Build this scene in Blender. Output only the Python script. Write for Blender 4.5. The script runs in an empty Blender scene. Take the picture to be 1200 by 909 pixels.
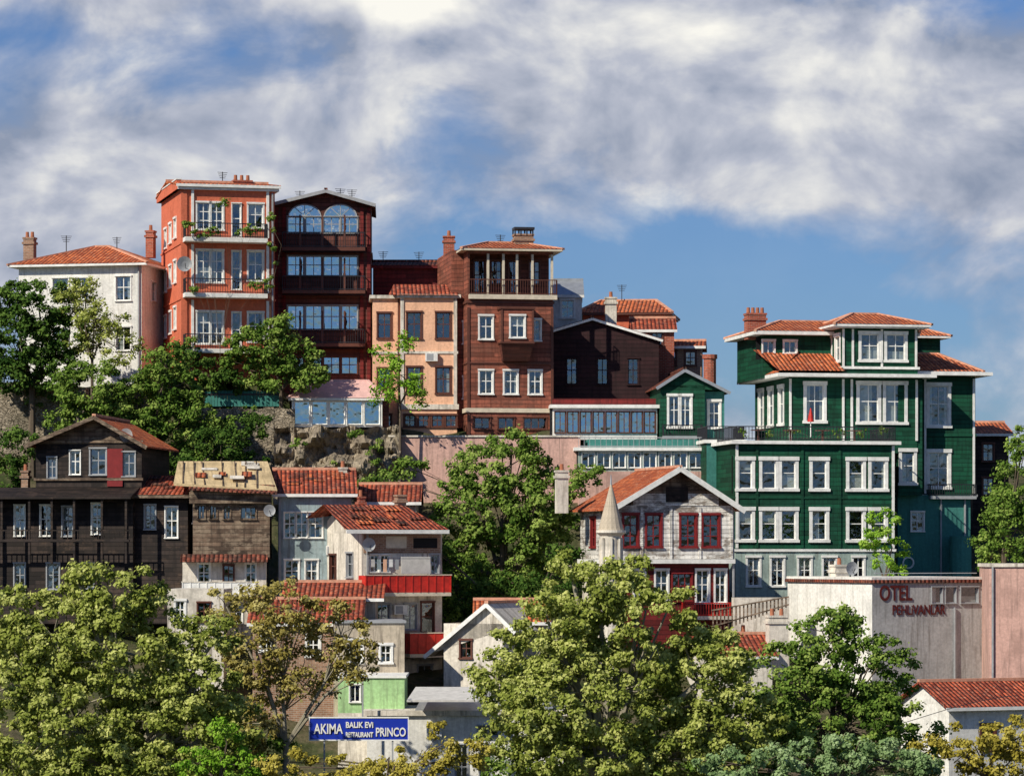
import bpy, math, random
import numpy as np
from mathutils import Vector
random.seed(7); rng=np.random.default_rng(7)
scene=bpy.context.scene
CD=200.0; F=4000.0; EYE=16.0; HR=650.0
def SC(y): return (CD+y)/F
def X(px,y): return (px-600)*SC(y)
def Z(py,y): return EYE+(HR-py)*SC(y)

# ------------------------------------------------------------------ materials
class N:
    def __init__(s,name):
        s.m=bpy.data.materials.new(name); s.m.use_nodes=True
        s.t=s.m.node_tree; s.t.nodes.clear()
        s.o=s.t.nodes.new('ShaderNodeOutputMaterial')
    def n(s,typ,ins=None,**kw):
        nd=s.t.nodes.new(typ)
        for k,v in kw.items(): setattr(nd,k,v)
        for k,v in (ins or {}).items():
            if isinstance(v,bpy.types.NodeSocket): s.t.links.new(v,nd.inputs[k])
            else: nd.inputs[k].default_value=v
        return nd
    def math(s,op,a,b=0.0,c=0.0,clamp=False):
        nd=s.n('ShaderNodeMath',{0:a,1:b,2:c},operation=op); nd.use_clamp=clamp; return nd.outputs[0]
    def mix(s,f,a,b,bt='MIX'):
        nd=s.n('ShaderNodeMix',data_type='RGBA',blend_type=bt)
        for k,v in ((0,f),(6,a),(7,b)):
            if isinstance(v,bpy.types.NodeSocket): s.t.links.new(v,nd.inputs[k])
            else: nd.inputs[k].default_value=v
        return nd.outputs[2]
    def noise(s,vec,scale,detail=4,rough=.55,dist=0):
        return s.n('ShaderNodeTexNoise',{'Vector':vec,'Scale':scale,'Detail':detail,'Roughness':rough,'Distortion':dist}).outputs[0]
    def rng(s,v,a,b,c=0.,d=1.):
        return s.n('ShaderNodeMapRange',{0:v,1:a,2:b,3:c,4:d}).outputs[0]
    def uv(s): return s.n('ShaderNodeTexCoord').outputs['UV']
    def uvj(s):
        # every building samples its own patch of the weathering pattern
        oi=s.n('ShaderNodeObjectInfo').outputs['Random']; o=s.math('MULTIPLY',oi,37.0)
        c=s.n('ShaderNodeCombineXYZ',{2:o}).outputs[0]
        return s.n('ShaderNodeVectorMath',{0:s.uv(),1:c},operation='ADD').outputs[0]
    def map(s,vec,sc): return s.n('ShaderNodeMapping',{'Vector':vec,'Scale':sc}).outputs[0]
    def fin(s,col,rough=.8,bump=None,bs=.3,bd=.05,spec=.3,metal=0):
        ins={'Base Color':col,'Roughness':rough,'Specular IOR Level':spec,'Metallic':metal}
        if bump is not None:
            ins['Normal']=s.n('ShaderNodeBump',{'Height':bump,'Strength':bs,'Distance':bd}).outputs[0]
        p=s.n('ShaderNodeBsdfPrincipled',ins)
        s.t.links.new(p.outputs[0],s.o.inputs[0]); return s.m
def c4(c,k=1.0): return (c[0]*k,c[1]*k,c[2]*k,1)
def plaster(name,c,dirt=.5,dc=(.12,.10,.08)):
    m=N(name); uv=m.uvj()
    big=m.noise(uv,.5,5,.68); fine=m.noise(uv,6,4,.65); st=m.noise(m.map(uv,(2.6,.2,1)),1.6,5,.7)
    col=m.mix(m.rng(fine,.3,.7),c4(c,.8),c4(c,1.12))
    col=m.mix(m.math('MULTIPLY',m.rng(st,.49,.69),dirt,clamp=True),col,c4(dc))
    col=m.mix(m.math('MULTIPLY',m.rng(big,.49,.64),min(1,dirt*.9),clamp=True),col,c4(c,.52))
    return m.fin(col,.9,fine,.3,.03,.12)
def siding(name,c,pitch=.24,wear=.3,wc=(.25,.2,.16),var=.35,th=.64):
    m=N(name); uv=m.uvj()
    sx=m.n('ShaderNodeSeparateXYZ',{0:uv})
    row=m.math('DIVIDE',sx.outputs[1],pitch); fr=m.math('FRACT',row); fl=m.math('FLOOR',row)
    seg=m.math('FLOOR',m.math('ADD',m.math('DIVIDE',sx.outputs[0],2.1),m.math('MULTIPLY',fl,.37)))
    cv=m.n('ShaderNodeCombineXYZ',{0:fl,1:seg})
    wn=m.n('ShaderNodeTexWhiteNoise',{'Vector':cv.outputs[0]},noise_dimensions='3D').outputs[0]
    col=m.mix(wn,c4(c,1-var),c4(c,1+var))
    g=m.noise(m.map(uv,(1.2,9,1)),2.2,5,.65)
    pe=m.noise(m.map(uv,(.8,1.5,1)),1.2,7,.75)
    st=m.noise(m.map(uv,(3,.3,1)),1.4,5,.7)
    w=m.math('MULTIPLY',m.rng(m.math('ADD',pe,m.math('MULTIPLY',g,.35)),th,th+.1),wear,clamp=True)
    col=m.mix(w,col,c4(wc))
    col=m.mix(m.math('MULTIPLY',m.rng(st,.47,.67),.68,clamp=True),col,c4(c,.35))
    gap=m.rng(fr,.0,.24,1,0)
    col=m.mix(m.math('MULTIPLY',gap,.75),col,c4(c,.12))
    col=m.mix(m.math('MULTIPLY',m.rng(g,.45,.7),.4,clamp=True),col,c4(c,.4))
    return m.fin(col,.75,m.math('SUBTRACT',1,fr),.8,.05,.25)
def brick(name,a,b,mo,w=.3,h=.11,dirt=.45):
    m=N(name); uv=m.uvj()
    br=m.n('ShaderNodeTexBrick',{'Vector':uv,'Color1':c4(a),'Color2':c4(b),'Mortar':c4(mo),'Scale':1,'Mortar Size':.012,'Mortar Smooth':.4,'Brick Width':w,'Row Height':h})
    st=m.noise(m.map(uv,(1.5,.5,1)),1.6,6,.7)
    col=m.mix(m.math('MULTIPLY',m.rng(st,.45,.7),dirt,clamp=True),br.outputs[0],c4(a,.3))
    return m.fin(col,.9,br.outputs[1],-.5,.03,.15)
def stone(name,a,b,sc=2.2,mo=.5):
    m=N(name); uv=m.n('ShaderNodeTexCoord').outputs['Object']; mp=m.map(uv,(1,1,1.6))
    wp=m.n('ShaderNodeVectorMath',{0:mp,1:m.n('ShaderNodeTexNoise',{'Vector':mp,'Scale':1.5,'Detail':4}).outputs[1]},operation='ADD').outputs[0]
    v=m.n('ShaderNodeTexVoronoi',{'Vector':wp,'Scale':sc},feature='DISTANCE_TO_EDGE').outputs[0]
    vc=m.n('ShaderNodeTexVoronoi',{'Vector':wp,'Scale':sc}).outputs['Color']
    f=m.n('ShaderNodeSeparateXYZ',{0:vc}).outputs[0]
    n=m.noise(uv,.5,7,.72); n4=m.noise(uv,2.5,6,.7)
    col=m.mix(f,c4(a),c4(b)); col=m.mix(m.rng(n4,.35,.65),c4(b,.7),col)
    col=m.mix(m.rng(v,0,.07,mo,0),col,c4(a,.35))
    col=m.mix(m.rng(n,.5,.68,0,.7),col,(.06,.06,.035,1))
    h=m.math('ADD',m.rng(v,0,.15),n4)
    return m.fin(col,.95,h,.9,.12,.1)
def tile(name,a,b,dk,age=.5,lt=(.62,.38,.26)):
    m=N(name); uv=m.uvj()
    br=m.n('ShaderNodeTexBrick',{'Vector':uv,'Color1':c4(a,1.3),'Color2':c4(b,.7),'Mortar':c4(dk,.55),'Scale':1,'Mortar Size':.022,'Mortar Smooth':.3,'Bias':.0,'Brick Width':.27,'Row Height':.40})
    br.offset=0.0
    sx=m.n('ShaderNodeSeparateXYZ',{0:uv})
    fx=m.math('FRACT',m.math('DIVIDE',sx.outputs[0],.27)); fy=m.math('FRACT',m.math('DIVIDE',sx.outputs[1],.40))
    rib=m.math('SINE',m.math('MULTIPLY',fx,math.pi))
    h=m.math('ADD',m.math('MULTIPLY',rib,.8),m.math('MULTIPLY',m.math('SUBTRACT',1,fy),.7))
    n=m.noise(uv,.9,7,.75); n2=m.noise(uv,4.5,4,.7); n3=m.noise(uv,.35,3,.6)
    col=m.mix(m.rng(n3,.4,.6,0,.55),br.outputs[0],c4(b,.65))
    col=m.mix(m.math('MULTIPLY',m.rng(n,.45,.61),age,clamp=True),col,c4(dk))
    col=m.mix(m.math('MULTIPLY',m.rng(n2,.55,.67),.65,clamp=True),col,c4(lt))
    return m.fin(col,.88,h,1.0,.1,.15)
def plain(name,c,rough=.6,metal=0,var=.25,spec=.3):
    m=N(name); o=m.n('ShaderNodeTexCoord').outputs['Object']
    n=m.noise(o,2.5,6,.7)
    col=m.mix(m.rng(n,.3,.7),c4(c,1-var),c4(c,1+var*.5))
    return m.fin(col,rough,n,.15,.02,spec,metal)
def glassmat(name,fac,tint):
    m=N(name); o=m.n('ShaderNodeTexCoord').outputs['Object']
    bmp=m.n('ShaderNodeBump',{'Height':m.noise(o,1.1,2),'Strength':.35,'Distance':.12}).outputs[0]
    g=m.n('ShaderNodeBsdfGlossy',{'Color':c4(tint),'Roughness':.03,'Normal':bmp}).outputs[0]
    t=m.n('ShaderNodeBsdfTransparent',{'Color':(.7,.76,.76,1)}).outputs[0]
    mx=m.n('ShaderNodeMixShader',{0:fac,1:t,2:g})
    m.t.links.new(mx.outputs[0],m.o.inputs[0]); return m.m
def leafmat(name,dk,md,lt,tr=.25):
    m=N(name); a=m.n('ShaderNodeAttribute',attribute_name='tint').outputs['Fac']
    r=m.n('ShaderNodeValToRGB',{0:a}); e=r.color_ramp.elements
    e[0].color=c4(dk); e[1].color=c4(lt); k=e.new(.5); k.color=c4(md)
    d=m.n('ShaderNodeBsdfDiffuse',{'Color':r.outputs[0]})
    t=m.n('ShaderNodeBsdfTranslucent',{'Color':r.outputs[0]})
    mx=m.n('ShaderNodeMixShader',{0:tr,1:d.outputs[0],2:t.outputs[0]})
    m.t.links.new(mx.outputs[0],m.o.inputs[0]); return m.m

M=dict(
 white=plain('white_paint',(.84,.83,.78),.5), cream=plain('cream_paint',(.64,.56,.43),.6),
 brownp=plain('brown_paint',(.12,.045,.03),.5), maroonp=plain('maroon_paint',(.22,.022,.022),.5),
 iron=plain('dark_iron',(.03,.03,.035),.45), redp=plain('red_paint',(.55,.03,.02),.5,var=.45),
 dark=plain('painted_room_shade',(.012,.012,.014),.9), curt=plain('curtain_cloth',(.6,.58,.54),.9),
 greyp=plain('grey_paint',(.35,.36,.37),.6), metal=plain('zinc_sheet',(.4,.42,.44),.4,.4),
 wplast=plaster('white_stucco',(.82,.80,.74),.45,(.32,.29,.24)), redpl=plaster('red_orange_stucco',(.66,.175,.095),.35,(.30,.075,.045)),
 pink=plaster('salmon_stucco',(.86,.50,.32),.35,(.4,.24,.17)), pinkw=plaster('pink_wall_stucco',(.64,.40,.33),.7,(.2,.14,.12)),
 oldw=plaster('old_white_stucco',(.74,.68,.58),.85,(.2,.17,.13)), grey=plaster('grey_stucco',(.44,.44,.43),.55),
 beige=plaster('beige_stucco',(.54,.46,.35),.85), bluep=plaster('pale_blue_stucco',(.34,.43,.44),.8),
 teal=plaster('teal_stucco',(.06,.22,.19),.45,(.03,.08,.08)), tealg=plaster('grey_green_stucco',(.34,.43,.39),.65),
 lgreen=plaster('light_green_stucco',(.42,.66,.31),.5), brickr=brick('red_brick',(.46,.11,.06),(.28,.065,.04),(.35,.28,.22)),
 brickw=brick('pale_brick',(.38,.22,.14),(.25,.14,.09),(.4,.36,.3)),
 sbrown=siding('red_brown_siding',(.27,.085,.052),.28,.6,(.14,.065,.045),.45),
 sbrown2=siding('brown_siding',(.15,.05,.035),.28,.4,(.08,.04,.035)),
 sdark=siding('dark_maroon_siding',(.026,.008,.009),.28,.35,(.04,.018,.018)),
 smaroon=siding('maroon_siding',(.16,.018,.016),.28,.3,(.07,.02,.02)),
 sold=siding('blackened_old_siding',(.026,.018,.015),.25,.65,(.10,.065,.045),.65,.70),
 sgrey=siding('weathered_grey_siding',(.12,.08,.054),.25,.8,(.30,.23,.16),.65),
 swhite=siding('peeling_white_siding',(.80,.77,.71),.25,.95,(.20,.15,.11),.22,.66),
 sgreen=siding('green_siding',(.005,.062,.030),.28,.35,(.012,.095,.055),.4),
 tileo=tile('orange_roof_tiles',(.66,.18,.06),(.50,.11,.045),(.20,.065,.045),.5,(.78,.44,.27)),
 tiler=tile('red_roof_tiles',(.50,.11,.05),(.36,.07,.038),(.10,.035,.03),.65,(.66,.34,.22)),
 tiled=tile('old_roof_tiles',(.26,.07,.042),(.18,.05,.033),(.05,.035,.03),.85,(.40,.22,.14)),
 ridge=plain('mortared_ridge_tiles',(.66,.34,.22),.85,var=.45),
 tarp=plaster('sun_bleached_tarp',(.66,.50,.28),.85,(.22,.17,.11)),
 tent=plain('pink_canvas',(.76,.47,.42),.8), stone=stone('rubble_stone',(.60,.51,.38),(.36,.30,.22),3.2),
 rock=stone('cliff_rock',(.56,.47,.35),(.28,.23,.17),.8,.25),
 glass=glassmat('window_glass',.2,(.75,.88,1)), glassb=glassmat('blue_reflecting_glass',.58,(.72,.9,1)),
 bark=plain('tree_bark',(.13,.10,.07),.9), barkl=plain('pale_plane_bark',(.30,.27,.2),.9),
 blue=plain('blue_sign_paint',(.012,.035,.38),.4,var=.1), signr=plain('dark_red_lettering',(.10,.012,.01),.6),
 terra=plain('terracotta',(.4,.15,.08),.8),
)
L=dict(
 olive=leafmat('plane_leaves',(.08,.11,.02),(.29,.34,.065),(.62,.64,.22),.3),
 brown=leafmat('drying_leaves',(.12,.09,.02),(.33,.28,.07),(.56,.49,.19),.3),
 green=leafmat('green_leaves',(.035,.075,.012),(.13,.22,.035),(.33,.42,.10)),
 dark=leafmat('dark_leaves',(.02,.05,.01),(.06,.12,.022),(.16,.25,.05)),
 bright=leafmat('bright_leaves',(.08,.19,.015),(.20,.38,.03),(.36,.52,.09)),
 bluish=leafmat('bluish_leaves',(.08,.14,.05),(.22,.33,.13),(.42,.53,.27)),
 yellow=leafmat('yellowing_leaves',(.18,.15,.025),(.40,.34,.055),(.58,.50,.13)),
)
def make_mesh(name,V,Fc,mat,uv=True):
    me=bpy.data.meshes.new(name); me.from_pydata(V,[],Fc)
    if uv:
        ul=me.uv_layers.new(name='UVMap'); dat=[]
        for f in Fc:
            p=[Vector(V[i]) for i in f]; n=Vector((0,0,0))
            for i in range(len(p)):
                a,b=p[i],p[(i+1)%len(p)]
                n+=Vector(((a.y-b.y)*(a.z+b.z),(a.z-b.z)*(a.x+b.x),(a.x-b.x)*(a.y+b.y)))
            if n.length<1e-9: n=Vector((0,0,1))
            n.normalize()
            h=Vector((0,0,1)).cross(n)
            h=Vector((1,0,0)) if h.length<.02 else h.normalized()
            t=n.cross(h)
            if t.z<0: t=-t
            for q in p: dat+= [q.dot(h)+50,q.dot(t)+50]
        ul.data.foreach_set('uv',dat)
    me.materials.append(mat); return me

def ST(fr='white',cols=2,rows=2,trim=.10,cur=.5,gl='glass'):
    return dict(fr=fr,cols=cols,rows=rows,trim=trim,cur=cur,gl=gl)
DS=ST()
class B:
    def __init__(s,name,x0,y,rot=0):
        s.name=name; s.x0=x0; s.y=y; s.r=math.radians(rot); s.sc=SC(y); s.P={}
        s.e=bpy.data.objects.new(name,None); scene.collection.objects.link(s.e)
        s.e.location=(X(x0,y),y,0); s.e.rotation_euler=(0,0,s.r); s.e.empty_display_size=.5
    def u(s,px): return (px-s.x0)*s.sc/(math.cos(s.r)-(px-600)*math.sin(s.r)/F)
    def w(s,py): return EYE+(HR-py)*s.sc
    def add(s,part,mat,V,Fc):
        k=(part,mat); a=s.P.setdefault(k,([],[])); o=len(a[0])
        a[0].extend([tuple(v) for v in V]); a[1].extend([tuple(i+o for i in f) for f in Fc])
    def quad(s,part,mat,*pts): s.add(part,mat,pts,[tuple(range(len(pts)))])
    def box(s,part,mat,u0,u1,v0,v1,w0,w1):
        V=[(a,b,c) for c in (w0,w1) for b in (v0,v1) for a in (u0,u1)]
        s.add(part,mat,V,[(0,2,3,1),(4,5,7,6),(0,1,5,4),(2,6,7,3),(0,4,6,2),(1,3,7,5)])
    def FB(s,part,mat,x0,x1,y0,y1,v0,v1): s.box(part,mat,s.u(x0),s.u(x1),v0,v1,s.w(y1),s.w(y0))
    def beam(s,part,mat,p,q,a,b=None):
        b=b or a; p=Vector(p); q=Vector(q); d=(q-p).normalized()
        h=d.cross(Vector((0,0,1))); h=Vector((1,0,0)) if h.length<.01 else h.normalized(); t=h.cross(d)
        V=[]
        for o in (p,q):
            for i,j in ((-1,-1),(1,-1),(1,1),(-1,1)): V.append(o+h*a/2*i+t*b/2*j)
        s.add(part,mat,V,[(0,1,2,3),(7,6,5,4),(0,4,5,1),(1,5,6,2),(2,6,7,3),(3,7,4,0)])
    def cyl(s,part,mat,c,r0,r1,w0,w1,n=14):
        V=[];Fc=[]
        for i in range(n):
            a=2*math.pi*i/n; V.append((c[0]+r0*math.cos(a),c[1]+r0*math.sin(a),w0)); V.append((c[0]+r1*math.cos(a),c[1]+r1*math.sin(a),w1))
        for i in range(n):
            j=(i+1)%n; Fc.append((2*i,2*j,2*j+1,2*i+1))
        Fc.append(tuple(2*i+1 for i in range(n))); s.add(part,mat,V,Fc)
    def slab(s,part,mat,pts,th=.1):
        n=len(pts); V=list(pts)+[(p[0],p[1],p[2]-th) for p in pts]
        Fc=[tuple(range(n)),tuple(range(2*n-1,n-1,-1))]+[(i,i+n,(i+1)%n+n,(i+1)%n) for i in range(n)]
        s.add(part,mat,V,Fc)
    def pt(s,face,off,a,d,w):
        return (a,off+d,w) if face=='F' else ((off+d,a,w) if face=='L' else (off-d,a,w))
    def abox(s,part,mat,face,off,a0,a1,d0,d1,w0,w1):
        p=s.pt(face,off,a0,d0,w0); q=s.pt(face,off,a1,d1,w1)
        s.box(part,mat,min(p[0],q[0]),max(p[0],q[0]),min(p[1],q[1]),max(p[1],q[1]),w0,w1)
    def window(s,face,off,a0,a1,w0,w1,st):
        fr=st['fr']; t=st['trim']; P=lambda a,d,w:s.pt(face,off,a,d,w)
        for (p,q) in (((a0,w0),(a1,w0)),((a1,w0),(a1,w1)),((a1,w1),(a0,w1)),((a0,w1),(a0,w0))):
            s.quad('window_reveals',fr,P(p[0],0,p[1]),P(q[0],0,q[1]),P(q[0],.2,q[1]),P(p[0],.2,p[1]))
        if t>0:
            s.abox('window_frames',fr,face,off,a0-t*1.2,a1+t*1.2,-.10,.01,w1,w1+t*1.2)
            s.abox('window_frames',fr,face,off,a0-t,a0,-.05,.01,w0,w1)
            s.abox('window_frames',fr,face,off,a1,a1+t,-.05,.01,w0,w1)
            s.abox('window_frames',fr,face,off,a0-t*1.3,a1+t*1.3,-.12,.01,w0-t*.9,w0)
        f=.055
        s.abox('window_sashes',fr,face,off,a0,a1,.06,.12,w0,w0+f); s.abox('window_sashes',fr,face,off,a0,a1,.06,.12,w1-f,w1)
        s.abox('window_sashes',fr,face,off,a0,a0+f,.06,.12,w0+f,w1-f); s.abox('window_sashes',fr,face,off,a1-f,a1,.06,.12,w0+f,w1-f)
        for i in range(1,st['cols']):
            a=a0+(a1-a0)*i/st['cols']; s.abox('window_sashes',fr,face,off,a-.028,a+.028,.065,.115,w0+f,w1-f)
        R=st['rows']
        for i in range(1,R):
            w=w0+(w1-w0)*(i/R if R>2 else .55); s.abox('window_sashes',fr,face,off,a0+f,a1-f,.07,.11,w-.028,w+.028)
        # each pane sits at a slightly different angle, as old glazing does
        j=random.uniform(-.012,.012)
        s.quad('window_panes',st['gl'],P(a0,.1-j,w0),P(a1,.1+j,w0),P(a1,.1+j,w1),P(a0,.1-j,w1))
        s.quad('painted_dark_backing','dark',P(a0-.3,.7,w0-.3),P(a1+.3,.7,w0-.3),P(a1+.3,.7,w1+.3),P(a0-.3,.7,w1+.3))  # near-black panel behind the pane; its colour stands in for room shade
        if random.random()<st['cur']:
            k=random.random(); W=a1-a0; H=w1-w0
            if k<.4: cs=[(a0,a0+W*random.uniform(.15,.3),w0,w1),(a1-W*random.uniform(.15,.3),a1,w0,w1)]
            elif k<.6: cs=[(a0,a1,w0,w0+H*random.uniform(.3,.5))]
            elif k<.85: cs=[(a0,a1,w1-H*random.uniform(.2,.5),w1)]
            else: cs=[(a0,a0+W*random.uniform(.4,.8),w0,w1)]
            for c in cs: s.quad('curtains','curt',P(c[0],.24,c[2]),P(c[1],.24,c[2]),P(c[1],.24,c[3]),P(c[0],.24,c[3]))
    def facade(s,face,off,a0,a1,w0,w1,mat,wins=(),part='walls'):
        A=sorted({a0,a1,*[x for q in wins for x in q[:2]]}); W=sorted({w0,w1,*[x for q in wins for x in q[2:4]]})
        for i in range(len(A)-1):
            for j in range(len(W)-1):
                ca=(A[i]+A[i+1])/2; cw=(W[j]+W[j+1])/2
                if any(q[0]<ca<q[1] and q[2]<cw<q[3] for q in wins): continue
                s.quad(part,mat,s.pt(face,off,A[i],0,W[j]),s.pt(face,off,A[i+1],0,W[j]),s.pt(face,off,A[i+1],0,W[j+1]),s.pt(face,off,A[i],0,W[j+1]))
        for q in wins: s.window(face,off,*q[:4],q[4] if len(q)>4 else DS)
    def block(s,x0,x1,y0,y1,D,mat,wins=(),v=0,L=(),R=(),st=DS,ms=None,top=True):
        """front windows in image pixel coordinates, side windows as (v0,v1,y0,y1) metres back from the front"""
        u0,u1,w0,w1=s.u(x0),s.u(x1),s.w(y1),s.w(y0); cv=lambda q:(s.u(q[0]),s.u(q[1]),s.w(q[3]),s.w(q[2]),q[4] if len(q)>4 else st)
        cs=lambda q:(q[0]+v,q[1]+v,s.w(q[3]),s.w(q[2]),q[4] if len(q)>4 else st)
        s.facade('F',v,u0,u1,w0,w1,mat,[cv(q) for q in wins])
        s.facade('L',u0,v,v+D,w0,w1,ms or mat,[cs(q) for q in L]); s.facade('R',u1,v,v+D,w0,w1,ms or mat,[cs(q) for q in R])
        s.quad('walls',ms or mat,(u0,v+D,w0),(u1,v+D,w0),(u1,v+D,w1),(u0,v+D,w1))
        if top: s.quad('walls',ms or mat,(u0,v,w1),(u1,v,w1),(u1,v+D,w1),(u0,v+D,w1))
    def band(s,x0,x1,y0,y1,pr,D,v=0,mat='white',part='cornice'):
        s.box(part,mat,s.u(x0)-pr,s.u(x1)+pr,v-pr,v+D+pr,s.w(y1),s.w(y0))
    def hip(s,x0,x1,ye,yt,v0,v1,rx0,rx1,rv0,rv1,mat='tileo',fas='white',over=.5,cap='ridge'):
        u0,u1=s.u(x0)-over,s.u(x1)+over; v0-=over; v1+=over; we,wr=s.w(ye),s.w(yt); a,b=s.u(rx0),s.u(rx1)
        e=[(u0,v0,we),(u1,v0,we),(u1,v1,we),(u0,v1,we)]; r=[(a,rv0,wr),(b,rv0,wr),(b,rv1,wr),(a,rv1,wr)]
        for i in range(4):
            j=(i+1)%4; s.quad('roof',mat,e[i],e[j],r[j],r[i])
        if a!=b and rv0!=rv1: s.quad('roof',mat,*r)
        s.box('eaves',fas,u0+.03,u1-.03,v0+.03,v1-.03,we-.16,we-.01)
        for i in range(4):
            s.beam('ridge_caps',cap,e[i],r[i],.2,.14)
            if r[i]!=r[(i+1)%4]: s.beam('ridge_caps',cap,r[i],r[(i+1)%4],.2,.14)
    def gabF(s,x0,x1,xm,yl,yr,yt,v0,v1,mat,wall,over=.4,trim='white',tw=.22,vo=None):
        vo=over if vo is None else vo
        u0,u1,um=s.u(x0),s.u(x1),s.u(xm); l,r,t=s.w(yl),s.w(yr),s.w(yt)
        kl=(t-l)/(um-u0); kr=(t-r)/(u1-um); l2=l-kl*over; r2=r-kr*over; a=v0-vo; b=v1+over
        s.slab('roof',mat,[(u0-over,a,l2+.12),(um,a,t+.12),(um,b,t+.12),(u0-over,b,l2+.12)],.1)
        s.slab('roof',mat,[(um,a,t+.12),(u1+over,a,r2+.12),(u1+over,b,r2+.12),(um,b,t+.12)],.1)
        s.quad('gable_wall',wall,(u0,v0,l),(u1,v0,r),(um,v0,t)); s.quad('gable_wall',wall,(u0,v1,l),(u1,v1,r),(um,v1,t))
        s.beam('bargeboards',trim,(u0-over,a-.03,l2),(um,a-.03,t),.06,tw); s.beam('bargeboards',trim,(um,a-.035,t),(u1+over,a-.035,r2),.06,tw)
        s.beam('ridge_caps','ridge' if mat!='tiled' else mat,(um,a,t+.15),(um,b,t+.15),.22,.14)
    def gabS(s,x0,x1,ye,yt,v0,v1,mat,wall,over=.4,fas='white',vm=None):
        u0,u1=s.u(x0),s.u(x1); we,wt=s.w(ye),s.w(yt); vm=(v0+v1)/2 if vm is None else vm
        k=(wt-we)/(vm-v0); kb=(wt-we)/(v1-vm)
        s.slab('roof',mat,[(u0-over,v0-over,we-k*over+.1),(u1+over,v0-over,we-k*over+.1),(u1+over,vm,wt+.1),(u0-over,vm,wt+.1)],.1)
        s.slab('roof',mat,[(u0-over,vm,wt+.1),(u1+over,vm,wt+.1),(u1+over,v1+over,we-kb*over+.1),(u0-over,v1+over,we-kb*over+.1)],.1)
        for u in (u0,u1): s.quad('gable_wall',wall,(u,v0,we),(u,v1,we),(u,vm,wt))
        s.box('eaves',fas,u0-over,u1+over,v0-over-.05,v0-over+.02,we-k*over-.12,we-k*over+.06)
        s.beam('ridge_caps','ridge' if mat in('tileo','tiler') else mat,(u0-over,vm,wt+.14),(u1+over,vm,wt+.14),.25,.16)
    def patches(s,mat,n,x0,x1,ya,yb,va,vb):
        # odd replaced tiles and boards lying on a roof slope
        for i in range(n):
            t=random.uniform(.1,.8); px=random.uniform(x0,x1); u=s.u(px); w=s.w(ya+(yb-ya)*t)+.16; v=va+(vb-va)*t
            t2=t+random.uniform(.08,.2); du=random.uniform(.3,1.0)
            s.slab('roof_patches',mat,[(u,v,w),(u+du,v,w),(u+du,va+(vb-va)*t2,s.w(ya+(yb-ya)*t2)+.16),(u,va+(vb-va)*t2,s.w(ya+(yb-ya)*t2)+.16)],.04)
    def chim(s,x0,x1,y0,y1,v,mat='brickr',pots=2,d=None):
        u0,u1=s.u(x0),s.u(x1); d=d or max(.6,(u1-u0)*.8); w0,w1=s.w(y1),s.w(y0)
        s.box('chimney',mat,u0,u1,v,v+d,w0,w1); s.box('chimney',mat,u0-.08,u1+.08,v-.08,v+d+.08,w1-.35,w1-.2)
        s.box('chimney',mat,u0-.05,u1+.05,v-.05,v+d+.05,w1+.002,w1+.12)
        for i in range(pots):
            c=u0+(u1-u0)*(i+.5)/pots; s.cyl('chimney_pots','terra',(c,v+d/2),.13,.11,w1+.12,w1+.5,10)
    def rail(s,x0,x1,y0,y1,v,mat='iron',sp=.16,side=0,th=.03):
        u0,u1,w0,w1=s.u(x0),s.u(x1),s.w(y1),s.w(y0)
        segs=[('F',v,u0,u1)]
        if side: segs+=[('L',u0,v,v+side),('R',u1,v,v+side)]
        for f,off,a0,a1 in segs:
            s.abox('balustrade',mat,f,off,a0,a1,0,.05,w1-.06,w1); s.abox('balustrade',mat,f,off,a0,a1,0,.05,w0+.05,w0+.1)
            n=max(2,int((a1-a0)/sp))
            for i in range(n+1):
                a=a0+(a1-a0)*i/n; s.abox('balustrade',mat,f,off,a-th/2,a+th/2,.01,.04,w0+.0,w1-.06)
    def balc(s,x0,x1,ys,yr,D,v=0,slab='white',mat='iron',th=.2,solid=None):
        u0,u1=s.u(x0),s.u(x1); w=s.w(ys)
        s.box('balcony_slab',slab,u0,u1,v-D,v-.002,w-th,w)
        if solid:
            h=s.w(yr); s.box('balcony_parapet',solid,u0,u1,v-D,v-D+.08,w+.004,h); s.box('balcony_parapet',solid,u0,u0+.08,v-D+.08,v-.01,w+.004,h); s.box('balcony_parapet',solid,u1-.08,u1,v-D+.08,v-.01,w+.004,h)
            s.box('balcony_parapet',slab,u0-.04,u1+.04,v-D-.04,v-D+.12,h+.002,h+.06)
            n=int((u1-u0)/.45)
            for i in range(n+1):
                a=u0+.03+(u1-u0-.06)*i/n; s.box('parapet_battens',solid,a-.03,a+.03,v-D-.03,v-D-.001,w+.01,h-.002)
        else: s.rail(x0,x1,yr,ys,v-D+.03,mat,side=D-.05)
    def dish(s,px,py,v,r=.4):
        u,w=s.u(px),s.w(py); V=[(u,v,w)];n=14
        for k in (1,2):
            for i in range(n):
                a=2*math.pi*i/n; V.append((u+r*k/2*math.cos(a)-.1*k*k/4,v-.12*(k*k/4),w+r*k/2*math.sin(a)+.05*k))
        Fc=[(0,1+i,1+(i+1)%n) for i in range(n)]+[(1+i,1+n+i,1+n+(i+1)%n,1+(i+1)%n) for i in range(n)]
        s.add('satellite_dish','greyp',V,Fc); s.beam('satellite_dish','iron',(u,v,w),(u,v+.4,w-.5),.05); s.beam('satellite_dish','iron',(u,v,w-.2),(u-.1,v-.5,w+.1),.03)
    def antenna(s,px,y0,y1,v):
        u=s.u(px); w0,w1=s.w(y1),s.w(y0); s.beam('antenna','iron',(u,v,w0),(u,v,w1),.05)
        a=random.uniform(-.5,.5)
        for i in range(4):
            h=.35-.05*i; s.beam('antenna','iron',(u-h,v-h*a,w1-.12*i-.05),(u+h,v+h*a,w1-.12*i-.05),.03)
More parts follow.
